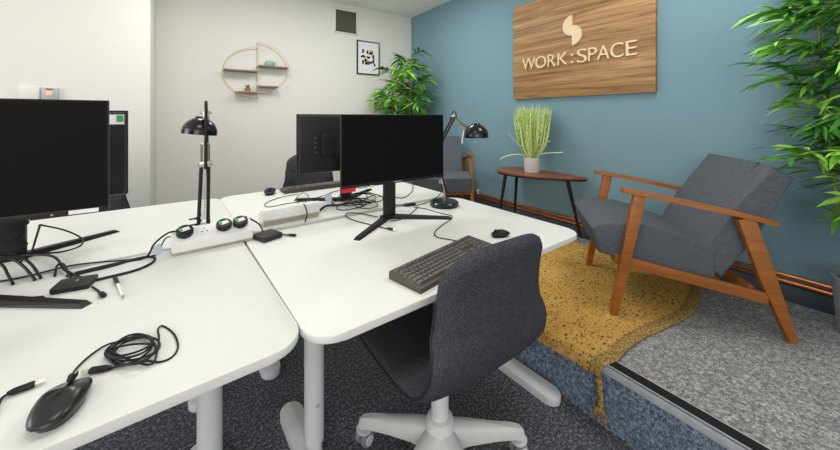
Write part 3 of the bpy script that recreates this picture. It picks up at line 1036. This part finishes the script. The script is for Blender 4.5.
# ------------------------------------------------------------------ office chair
def make_task_chair(label):
    t = thing('office_chair', (0, 0, 0), 0, label, 'office chair', 'charcoal office chairs')
    prof = [(.245, .475), (.235, .50), (.17, .518), (.06, .515), (-.06, .505), (-.15, .502), (-.205, .512), (-.245, .546), (-.268, .597), (-.278, .66), (-.283, .73), (-.29, .80), (-.30, .86), (-.308, .905)]
    wid = [.225, .24, .252, .258, .256, .252, .246, .238, .228, .216, .206, .206, .213, .216]
    path = smooth_path([(0, y, z) for y, z in prof], 4)
    ws = smooth_path([(0, w, 0) for w in wid], 4)
    n = len(path)
    NW = 16
    top, bot = [], []
    # arc length for the rounded ends
    acc = [0]
    for a, b in zip(path, path[1:]):
        acc.append(acc[-1] + (b - a).length)
    tot = acc[-1]
    for i in range(n):
        rt, rb_ = [], []
        for k in range(NW + 1):
            x = -math.cos(PI * k / NW)
            x = .5 * x + .5 * (-1 + 2 * k / NW)
            s0 = .075 * (1 - (1 - min(1, abs(x)) ** 2.8) ** (1 / 2.8))
            s1 = tot - .135 * (1 - (1 - min(1, abs(x)) ** 2.5) ** (1 / 2.5))
            sv = s0 + (s1 - s0) * acc[i] / tot
            j = 0
            while j < n - 2 and acc[j + 1] < sv:
                j += 1
            fr = (sv - acc[j]) / (acc[j + 1] - acc[j])
            p = path[j].lerp(path[j + 1], fr)
            w = ws[j].y + (ws[j + 1].y - ws[j].y) * fr
            tg = (path[min(j + 2, n - 1)] - path[max(j - 1, 0)]).normalized()
            nm = Vector((0, tg.z, -tg.y))
            if nm.z < 0 and j < n // 3:
                nm = -nm
            isback = min(1, max(0, (p.z - .525) / .15))
            curve = (.045 * isback + .012 * (1 - isback)) * x * x
            th = .019 * max(0, 1 - abs(x) ** 6) ** .5 + .002
            if i in (0, n - 1):
                th *= .3
            elif i in (1, n - 2):
                th *= .75
            c = p + Vector((x * w, 0, 0)) + Vector((0, curve * isback, curve * (1 - isback)))
            rt.append(c + nm * th); rb_.append(c - nm * th)
        top.append(rt); bot.append(rb_)
    m = MB()
    vt = [[m.bm.verts.new(c) for c in r] for r in top]
    vb = [[m.bm.verts.new(c) for c in r] for r in bot]
    for i in range(n - 1):
        for k in range(NW):
            m.bm.faces.new((vt[i][k], vt[i][k + 1], vt[i + 1][k + 1], vt[i + 1][k]))
            m.bm.faces.new((vb[i][k + 1], vb[i][k], vb[i + 1][k], vb[i + 1][k + 1]))
        m.bm.faces.new((vb[i][0], vt[i][0], vt[i + 1][0], vb[i + 1][0]))
        m.bm.faces.new((vt[i][NW], vb[i][NW], vb[i + 1][NW], vt[i + 1][NW]))
    for i in (0, n - 1):
        for k in range(NW):
            m.bm.faces.new((vt[i][k], vb[i][k], vb[i][k + 1], vt[i][k + 1]))
    sh = m.build('seat_shell', 'fabric', t, angle=70)
    pp = [top[i][0] * .5 + bot[i][0] * .5 + Vector((-.001, 0, 0)) for i in range(n)]
    qq = [top[i][NW] * .5 + bot[i][NW] * .5 + Vector((.001, 0, 0)) for i in range(n - 1, -1, -1)]
    m = MB(); m.tube(pp + qq, .0035, 6, closed=True); m.build('piping', 'darkgrey', sh)
    # mechanism and column
    m = MB(); m.box(-.075, .075, -.12, .09, .455, .484, .008); m.build('mechanism', 'whitemetal', t)
    m = MB(); m.cyl((0, 0, .19), (0, 0, .46), .03, seg=24); m.build('gas_column', 'whiteplastic', t)
    m = MB(); m.tube([(.06, .02, .465), (.17, .03, .46), (.2, .03, .46)], [.006, .006, .012], 8, flat=.6); m.build('tilt_lever', 'whiteplastic', t)
    m = MB(); m.lathe([(.0, .12), (.045, .12), (.052, .135), (.05, .185), (.044, .205), (.034, .21), (0, .21)], 28); hub = m.build('hub', 'whiteplastic', t)
    for k in range(5):
        a = R(CH_A + 72 * k)
        mt = RZ(a)
        leg = MB()
        sec = [(.03, .034, .105, .182), (.1, .028, .105, .166), (.2, .023, .092, .136), (.275, .020, .078, .116), (.305, .018, .066, .104), (.318, .012, .066, .094)]
        rings = []
        for x, hw, z0, z1 in sec:
            rings.append([leg.bm.verts.new(mt @ Vector(c)) for c in ((x, -hw, z0), (x, hw, z0), (x, hw, z1 - .012), (x, hw * .6, z1), (x, -hw * .6, z1), (x, -hw, z1 - .012))])
        for A, B in zip(rings, rings[1:]):
            for q in range(6):
                leg.bm.faces.new((A[q], A[(q + 1) % 6], B[(q + 1) % 6], B[q]))
        leg.bm.faces.new(rings[0][::-1]); leg.bm.faces.new(rings[-1])
        leg = leg.build('base_arm', 'whiteplastic', t, angle=50)
        ca = a + R(35 + 40 * k)
        mc = T(mt @ Vector((.3, 0, 0))) @ RZ(ca)
        m = MB()
        for sgn in (-1, 1):
            m.lathe([(0, -.011), (.02, -.011), (.026, -.008), (.027, 0), (.026, .008), (.02, .011), (0, .011)], 22, mc @ T((0, sgn * .0155, .0275)) @ RX(R(90)))
        cs = m.build('caster', 'greyplastic', leg)
        m = MB(); m.cyl(mc @ Vector((0, 0, .058)), mc @ Vector((0, 0, .08)), .008, seg=10); m.lathe([(0, -.004), (.029, -.004), (.031, 0), (.031, .004), (.0, .004)], 20, mc @ T((0, 0, .058)))
        for sgn in (-1, 1):
            m.lathe([(0, -.002), (.019, -.002), (.018, .002), (0, .003)], 18, mc @ T((0, sgn * .0275, .0275)) @ RX(R(-90 * sgn)))
        m.build('caster_hood', 'whiteplastic', leg)
    return t


CH_A = 51
CH = make_task_chair('charcoal swivel chair on white base at the front right desk')
CH.location = (.712, .905, 0); CH.rotation_euler.z = R(0)
c = copy_tree(CH); c.location = (.90, 2.80, 0); c.rotation_euler.z = R(180); c['label'] = 'charcoal chair behind the rear monitor, only its back showing'
c = copy_tree(CH); c.location = (-.56, 2.78, 0); c.rotation_euler.z = R(180); c['label'] = 'charcoal chair behind the monitor with green sticker'

# ------------------------------------------------------------------ armchairs
def bar(mb, pts, w0, w1, hs, bev=.004):
    """flat wooden bar: pts (s,z) along the side, w range, half thickness per point"""
    P = [Vector((p[0], p[1])) for p in pts]
    n = len(P)
    hh = hs if isinstance(hs, (list, tuple)) else [hs] * n
    A, B = [], []
    for i in range(n):
        d = (P[min(i + 1, n - 1)] - P[max(i - 1, 0)]).normalized()
        nn = Vector((-d.y, d.x))
        A.append(P[i] + nn * hh[i]); B.append(P[i] - nn * hh[i])
    poly = [tuple(x) for x in A] + [tuple(x) for x in B[::-1]]
    # prism in (s,z) extruded along w  -> x = s, y = w, z = z
    mb.prism(poly, w0, w1, bev, mat=Matrix(((1, 0, 0, 0), (0, 0, 1, 0), (0, 1, 0, 0), (0, 0, 0, 1))))


def cushion(mb, poly, w0, w1, bev):
    mb.prism(poly, w0, w1, bev, mat=Matrix(((1, 0, 0, 0), (0, 0, 1, 0), (0, 1, 0, 0), (0, 0, 0, 1))), seg=4)


def make_armchair(label):
    t = thing('armchair', (0, 0, PLAT), 0, label, 'armchair', 'wooden framed grey armchairs')
    for w in (0, .573):
        m = MB(); bar(m, [(.006, .009), (.06, .3), (.118, .605)], w - .016, w + .016, [.016, .022, .026]); m.build('leg', 'oak', t)
        m = MB(); bar(m, [(.705, 0), (.615, .27), (.535, .53)], w - .016, w + .016, [.016, .03, .034]); m.build('leg', 'oak', t)
        m = MB(); bar(m, smooth_path([(.042, .626, 0), (.16, .610, 0), (.4, .566, 0), (.56, .535, 0), (.65, .512, 0)], 4), w - .023, w + .023, .0105, .004); m.build('armrest', 'oak', t)
        m = MB(); bar(m, [(.06, .278), (.62, .178)], w - .012, w + .012, .024); m.build('side_rail', 'oak', t)
    for s_, z_ in ((.03, .276), (.57, .195)):
        m = MB(); m.box(s_ - .012, s_ + .012, .016, .557, z_ - .024, z_ + .024, .003); m.build('cross_rail', 'oak', t)
    # seat
    m = MB()
    poly = [(-.088, .424), (-.055, .45), (.04, .464), (.14, .456), (.26, .428), (.44, .362), (.44, .222), (.2, .262), (-.05, .296)]
    cushion(m, poly[::-1], .020, .553, .016); m.build('seat_cushion', 'linen', t)
    m = MB()
    poly = [(.37, .31), (.45, .445), (.55, .612), (.65, .77), (.74, .712), (.61, .47), (.468, .225)]
    cushion(m, poly[::-1], .0265, .5465, .026); m.build('back_cushion', 'linen', t)
    return t


AC = make_armchair('grey armchair with warm wooden frame on the mustard rug')
AC.location = (1.724, .816, PLAT); AC.rotation_euler.z = math.atan2(.269 - .816, 2.175 - 1.724)
c = copy_tree(AC)
c['label'] = 'grey armchair with wooden frame in the far corner behind the desk lamp'
c.location = (2.19, 2.286, PLAT); c.rotation_euler.z = math.atan2(.835, .55)

# ------------------------------------------------------------------ side table
tz = .76 - PLAT
t = thing('side_table', (2.42, 1.8, PLAT), 0, 'small walnut side table on black legs against the teal wall', 'side table')
out = smooth_path([(.19, .16, 0), (.185, .285, 0), (.09, .345, 0), (-.06, .33, 0), (-.165, .24, 0), (-.19, .12, 0), (-.165, -.02, 0), (-.1, -.17, 0), (.0, -.31, 0), (.1, -.405, 0), (.14, -.40, 0), (.16, -.3, 0), (.18, -.08, 0)], 6, True)
m = MB(); m.prism([(p.x, p.y) for p in out], tz - .012, tz, .002); m.build('tabletop', 'tablewood', t)
m = MB(); m.prism([(p.x * .985, p.y * .988) for p in out], tz - .026, tz - .012, .004); m.build('top_edge', 'black', t)
for a, b in (((-.075, .225), (-.125, .27)), ((.11, .25), (.145, .31)), ((.10, -.26), (.125, -.36))):
    m = MB(); m.tube([(b[0], b[1], .03), (a[0], a[1], tz - .024)], [.0095, .016], 14); lg = m.build('leg', 'black', t)
    dd = Vector((b[0] - a[0], b[1] - a[1], 0)) * .07
    m = MB(); m.tube([(b[0] + dd.x, b[1] + dd.y, 0), (b[0], b[1], .032)], [.008, .0098], 14); m.build('leg_tip', 'brass', lg)

# grass plant
gp = atz(532, 172, .76)
t = thing('potted_grass', (gp.x, gp.y, .7605), 0, 'pale green variegated grass in a knitted grey pot on the side table', 'plant')
m = MB(); m.lathe([(0, 0), (.06, 0), (.064, .01), (.068, .125), (.064, .127), (.06, .12), (0, .115)], 36); m.build('pot', 'potpattern', t)
m = MB(); m.lathe([(0, .113), (.06, .117)], 24); m.build('soil', 'soil', t)
m = MB(); tones = []
rnd = random.Random(3)


def blade(m, pts, w, tones, tone, side=None):
    L = []
    for i, p in enumerate(pts):
        d = (pts[min(i + 1, len(pts) - 1)] - pts[max(i - 1, 0)]).normalized()
        s = side if side is not None else d.cross(Vector((0, 0, 1)))
        if s.length < 1e-3:
            s = Vector((1, 0, 0))
        s = s.normalized()
        ww = w[i] if isinstance(w, list) else w
        L.append((m.bm.verts.new(p - s * ww), m.bm.verts.new(p + s * ww)))
    for a, b in zip(L, L[1:]):
        m.bm.faces.new((a[0], a[1], b[1], b[0]))
        tones.append(tone)


for k in range(620):
    a = rnd.random() * 2 * PI
    r0 = .045 * math.sqrt(rnd.random())
    sp = rnd.random() ** .6
    ln = rnd.uniform(.26, .49) if k % 3 else rnd.uniform(.42, .5)
    out_ = .012 + .118 * sp * (.45 + .55 * ln / .48)
    p0 = Vector((r0 * math.cos(a), r0 * math.sin(a), .115))
    p2 = Vector(((r0 + out_) * math.cos(a), (r0 + out_) * math.sin(a), .115 + ln * (1 - .12 * sp)))
    p1 = p0.lerp(p2, .42) + Vector((.03 * sp * math.cos(a), .03 * sp * math.sin(a), -.005))
    pts = smooth_path([p0, p1, p2], 3)
    q = rnd.random() * PI
    blade(m, pts, [.0045, .0055, .0055, .005, .0045, .003, .001], tones, rnd.random(), Vector((math.cos(q), math.sin(q), 0)))
for pts in ([(0, 0, .12), (-.05, .06, .2), (-.09, .13, .28), (-.11, .17, .34)], [(0, 0, .12), (-.07, .09, .15), (-.13, .17, .13), (-.17, .21, .10)], [(0, 0, .12), (.02, -.07, .16), (.05, -.15, .175), (.08, -.24, .185)], [(0, 0, .12), (.04, -.05, .22), (.07, -.1, .26), (.09, -.12, .27)]):
    blade(m, smooth_path(pts, 4), .003, tones, .9, Vector((.3, .3, 1)))
m.build('grass_blades', 'grass', t, tones=tones)

# ------------------------------------------------------------------ bamboos
def make_bamboo(loc, label, height, seed, canes, spread, pot_r, lowest, side_reach=None, nb=15, leafL=.15, wallx=None, wally=None, bright=.25, avoid=None):
    rnd = random.Random(seed)
    t = thing('potted_bamboo', loc, 0, label, 'plant', 'tall artificial bamboo plants')
    ph = .26
    m = MB(); m.lathe([(0, 0), (pot_r * .82, 0), (pot_r * .85, .01), (pot_r, ph), (pot_r * 1.03, ph), (pot_r * 1.03, ph - .012), (pot_r * .95, ph), (pot_r * .93, ph - .03), (0, ph - .03)], 40); m.build('pot', 'potgrey', t)
    m = MB(); m.lathe([(0, ph - .026), (pot_r * .93, ph - .03)], 24); m.build('soil', 'soil', t)
    lf = MB(); tones = []; tw = MB()
    def ok(p):
        q = Vector(loc) + p
        if wallx and q.x > wallx - .015: return False
        if wally and q.y > wally - .015: return False
        if avoid and avoid(q): return False
        return True
    for c in range(canes):
        a = 2 * PI * c / canes + rnd.uniform(-.3, .3)
        lean = rnd.uniform(.02, .14)
        hh = height * rnd.uniform(.72, 1)
        p0 = Vector((math.cos(a) * pot_r * .5, math.sin(a) * pot_r * .5, ph - .03))
        p1 = p0 + Vector((math.cos(a) * lean, math.sin(a) * lean, hh - ph))
        mid = (p0 + p1) / 2 + Vector((math.cos(a), math.sin(a), 0)) * .02
        path = smooth_path([p0, mid, p1], 8)
        if not ok(p1):
            path = smooth_path([p0, (p0 + p1) / 2 * 1, Vector((p0.x, p0.y, p1.z))], 8)
        st = MB()
        st.tube(path, [.008 - .005 * i / len(path) for i in range(len(path))], 8)
        for i in range(1, len(path), 2):
            st.tube([path[i] - Vector((0, 0, .003)), path[i] + Vector((0, 0, .003))], .0095 - .005 * i / len(path), 8)
        st.build('cane', 'cane', t)
        for b in range(nb):
            f = lowest + (1 - lowest) * (b + rnd.random()) / nb
            i = min(len(path) - 2, int(f * (len(path) - 1)))
            o_ = path[i].lerp(path[i + 1], f * (len(path) - 1) - i)
            ba = rnd.random() * 2 * PI
            bl = spread * rnd.uniform(.35, 1) * (1.0 - .22 * max(0, f - .55) / .45)
            d = Vector((math.cos(ba), math.sin(ba), rnd.uniform(.1, .7))).normalized()
            e_ = o_ + d * bl
            if not ok(e_):
                ba += PI; d = Vector((math.cos(ba), math.sin(ba), d.z)).normalized(); e_ = o_ + d * bl * .8
                if not ok(e_): continue
            tw.tube(smooth_path([o_, o_ + d * bl * .5 + Vector((0, 0, .02)), e_], 3), [.002] * 7, 5)
            tip_tone = min(1, max(0, rnd.gauss(.42, .2)))
            if rnd.random() < bright: tip_tone = rnd.uniform(.8, 1)
            for q in range(rnd.randint(9, 14)):
                g = rnd.uniform(.45, 1)
                lo_ = o_.lerp(e_, g)
                la = ba + rnd.gauss(0, .95)
                L = leafL * rnd.uniform(.6, 1.15)
                dz = rnd.uniform(-.45, .5)
                ld = Vector((math.cos(la), math.sin(la), dz)).normalized()
                sag = Vector((0, 0, -.25 * L))
                pts = [lo_, lo_ + ld * L * .3, lo_ + ld * L * .65 + sag * .3, lo_ + ld * L + sag]
                if not all(ok(p) for p in pts): continue
                sd = ld.cross(Vector((0, 0, 1))) + Vector((rnd.gauss(0, .35), rnd.gauss(0, .35), rnd.gauss(0, .35)))
                blade(lf, pts, [.002, leafL * .078, leafL * .066, .0006], tones, min(1, max(0, tip_tone + rnd.gauss(0, .1))), sd)
    tw.build('twigs', 'cane', t)
    lf.build('foliage', 'leaf', t, tones=tones)
    return t


make_bamboo((2.22, 3.58, PLAT), 'bushy bamboo plant in the far corner between white and teal walls', 1.80, 11, 7, .36, .14, .42, nb=14, leafL=.19, wallx=WX, wally=WY, bright=.35)
make_bamboo((2.49, .07, PLAT), 'tall bamboo plant in a grey pot at the right picture edge', 2.0, 5, 7, .29, .12, .2, nb=24, leafL=.165, wallx=WX, bright=.32, avoid=lambda q: (q.y > .22 and q.x < 2.5 and q.z < 1.02))

# ------------------------------------------------------------------ rug
RW, RL = 26, 110
y0r, y1r = .61, 2.0
t = thing('rug', (SX, y0r, PLAT), 0, 'mustard woven rug with braided edge draping over the step', 'rug')


def rugpt(u, v, lift=0):
    """u: 0 at the overhanging end, 1 under the armchair ; v: 0 near edge"""
    L = 1.19
    s = u * L - .088 - .012 * (1 - v)          # distance from the step edge (negative hangs over)
    y = v * (y1r - y0r) + .045 * math.sin(u * 3.0 + .3) * (1 - v) + (.05 * max(0, u - .55) * (1 - v)) + .03 * math.sin(u * 7) * (1 - v)
    if u < .12:
        y += (.12 - u) * .5 * (1 - v)
    y -= .03 * math.sin(PI * min(1, u * 1.1)) * (1 - v)
    wob = .008 * math.sin(v * 17 + 1) + .012 * math.sin(v * 7)
    s += (1 - u) * wob * .9
    z = .0105 + .003 * math.sin(u * 9 + v * 5) ** 2
    if s < -.026:
        z = .0105 - (-.026 - s) * 1.0
        x = -.027 - .003 * min(1, (-.026 - s) * 60)
    else:
        x = s
    return Vector((x, y, z + lift))


m = MB()
g1 = [[m.bm.verts.new(rugpt(i / RL, .035 + .965 * j / RW)) for j in range(RW + 1)] for i in range(RL + 1)]
g0 = [[m.bm.verts.new(rugpt(i / RL, .035 + .965 * j / RW) + Vector((-.003 if rugpt(i / RL, .5).z < .003 else 0, 0, -.006 if rugpt(i / RL, .5).z > .003 else 0))) for j in range(RW + 1)] for i in range(RL + 1)]
for i in range(RL):
    for j in range(RW):
        m.bm.faces.new((g1[i][j], g1[i + 1][j], g1[i + 1][j + 1], g1[i][j + 1]))
        m.bm.faces.new((g0[i][j + 1], g0[i + 1][j + 1], g0[i + 1][j], g0[i][j]))
for i in range(RL):
    m.bm.faces.new((g0[i][0], g0[i + 1][0], g1[i + 1][0], g1[i][0])); m.bm.faces.new((g1[i][RW], g1[i + 1][RW], g0[i + 1][RW], g0[i][RW]))
for j in range(RW):
    m.bm.faces.new((g1[0][j], g1[0][j + 1], g0[0][j + 1], g0[0][j])); m.bm.faces.new((g0[RL][j], g0[RL][j + 1], g1[RL][j + 1], g1[RL][j]))
m.build('weave', 'rug', t, angle=60)
m = MB()
lo_, hi_ = -.002, .034
A_ = [[m.bm.verts.new(rugpt(i / 60, lo_ + (hi_ - lo_) * j / 4, .0045 * math.sin(PI * (.12 + .76 * j / 4)) + .0006)) for j in range(5)] for i in range(61)]
B_ = [[m.bm.verts.new(rugpt(i / 60, lo_ + (hi_ - lo_) * j / 4, -.006)) for j in (0, 4)] for i in range(61)]
for i in range(60):
    for j in range(4):
        m.bm.faces.new((A_[i][j], A_[i + 1][j], A_[i + 1][j + 1], A_[i][j + 1]))
    m.bm.faces.new((B_[i][0], B_[i + 1][0], A_[i + 1][0], A_[i][0])); m.bm.faces.new((A_[i][4], A_[i + 1][4], B_[i + 1][1], B_[i][1]))
br = m.build('braided_border', 'braid', t, angle=80)
# hanging plait and tassel
m = MB()
h0 = rugpt(0, .0)
for q in range(3):
    m.tube([h0 + Vector((-.008 + .005 * math.sin(k * .9 + q * 2.1), .008 * math.cos(k * .9 + q * 2.1) - .0005 * k, -.0052 * k)) for k in range(20)], .006, 6)
m.build('plait', 'braid', t, angle=80)
m = MB()
for q in range(16):
    a = q * 2.4
    p = h0 + Vector((-.008, -.008, -.10))
    m.tube(smooth_path([p, p + Vector((-.008 + .012 * math.cos(a), .018 * math.sin(a), -.012)), p + Vector((-.008 + .014 * math.cos(a), .026 * math.sin(a), -.03 - .012 * (q % 3)))], 3), .0022, 5)
m.build('tassel', 'braid', t)
m = MB(); m.box(1.10, 1.135, .075, .1, .012, .0135); m.build('care_label', 'paper', t)

# ------------------------------------------------------------------ light
sc = bpy.context.scene
w = bpy.data.worlds.new('world'); sc.world = w; w.use_nodes = True
w.node_tree.nodes['Background'].inputs['Color'].default_value = (1, .99, .97, 1)
w.node_tree.nodes['Background'].inputs['Strength'].default_value = .9


def area(name, loc, target, sx_, sy_, power, col=(1, 1, 1)):
    l = bpy.data.lights.new(name, 'AREA'); l.shape = 'RECTANGLE'; l.size = sx_; l.size_y = sy_; l.energy = power; l.color = col
    o = bpy.data.objects.new(name, l); COL.objects.link(o); o.location = loc
    o.rotation_euler = (Vector(target) - Vector(loc)).to_track_quat('-Z', 'Y').to_euler()
    return o


area('window_light', (-1.3, -2.3, 1.75), (.9, 2.6, 1.1), 2.2, 1.5, 33, (1, .98, .95))
area('window_light', (-2.9, 1.6, 1.7), (1.5, 2.4, 1.0), 1.6, 1.3, 32, (1, .98, .95))
for lx, ly, pw in ((.0, .4, 8), (1.9, .6, 14), (.3, 2.7, 16), (1.6, 2.7, 16)):
    area('ceiling_light', (lx, ly, CEIL - .03), (lx, ly, 0), .6, .6, pw, (1, .98, .95))

# ------------------------------------------------------------------ camera
cd = bpy.data.cameras.new('camera'); co = bpy.data.objects.new('camera', cd); COL.objects.link(co)
co.location = (0, 0, H)
co.rotation_euler = (R(90), 0, -YAW)
cd.sensor_width = 36; cd.lens = F / 840 * 36
cd.shift_y = -(225 - HZ) / 840
cd.clip_start = .02
sc.camera = co
vs_ = sc.view_settings
vs_.view_transform = 'Standard'; vs_.look = 'None'; vs_.gamma = 1; vs_.exposure = 0.0
vs_.use_curve_mapping = False
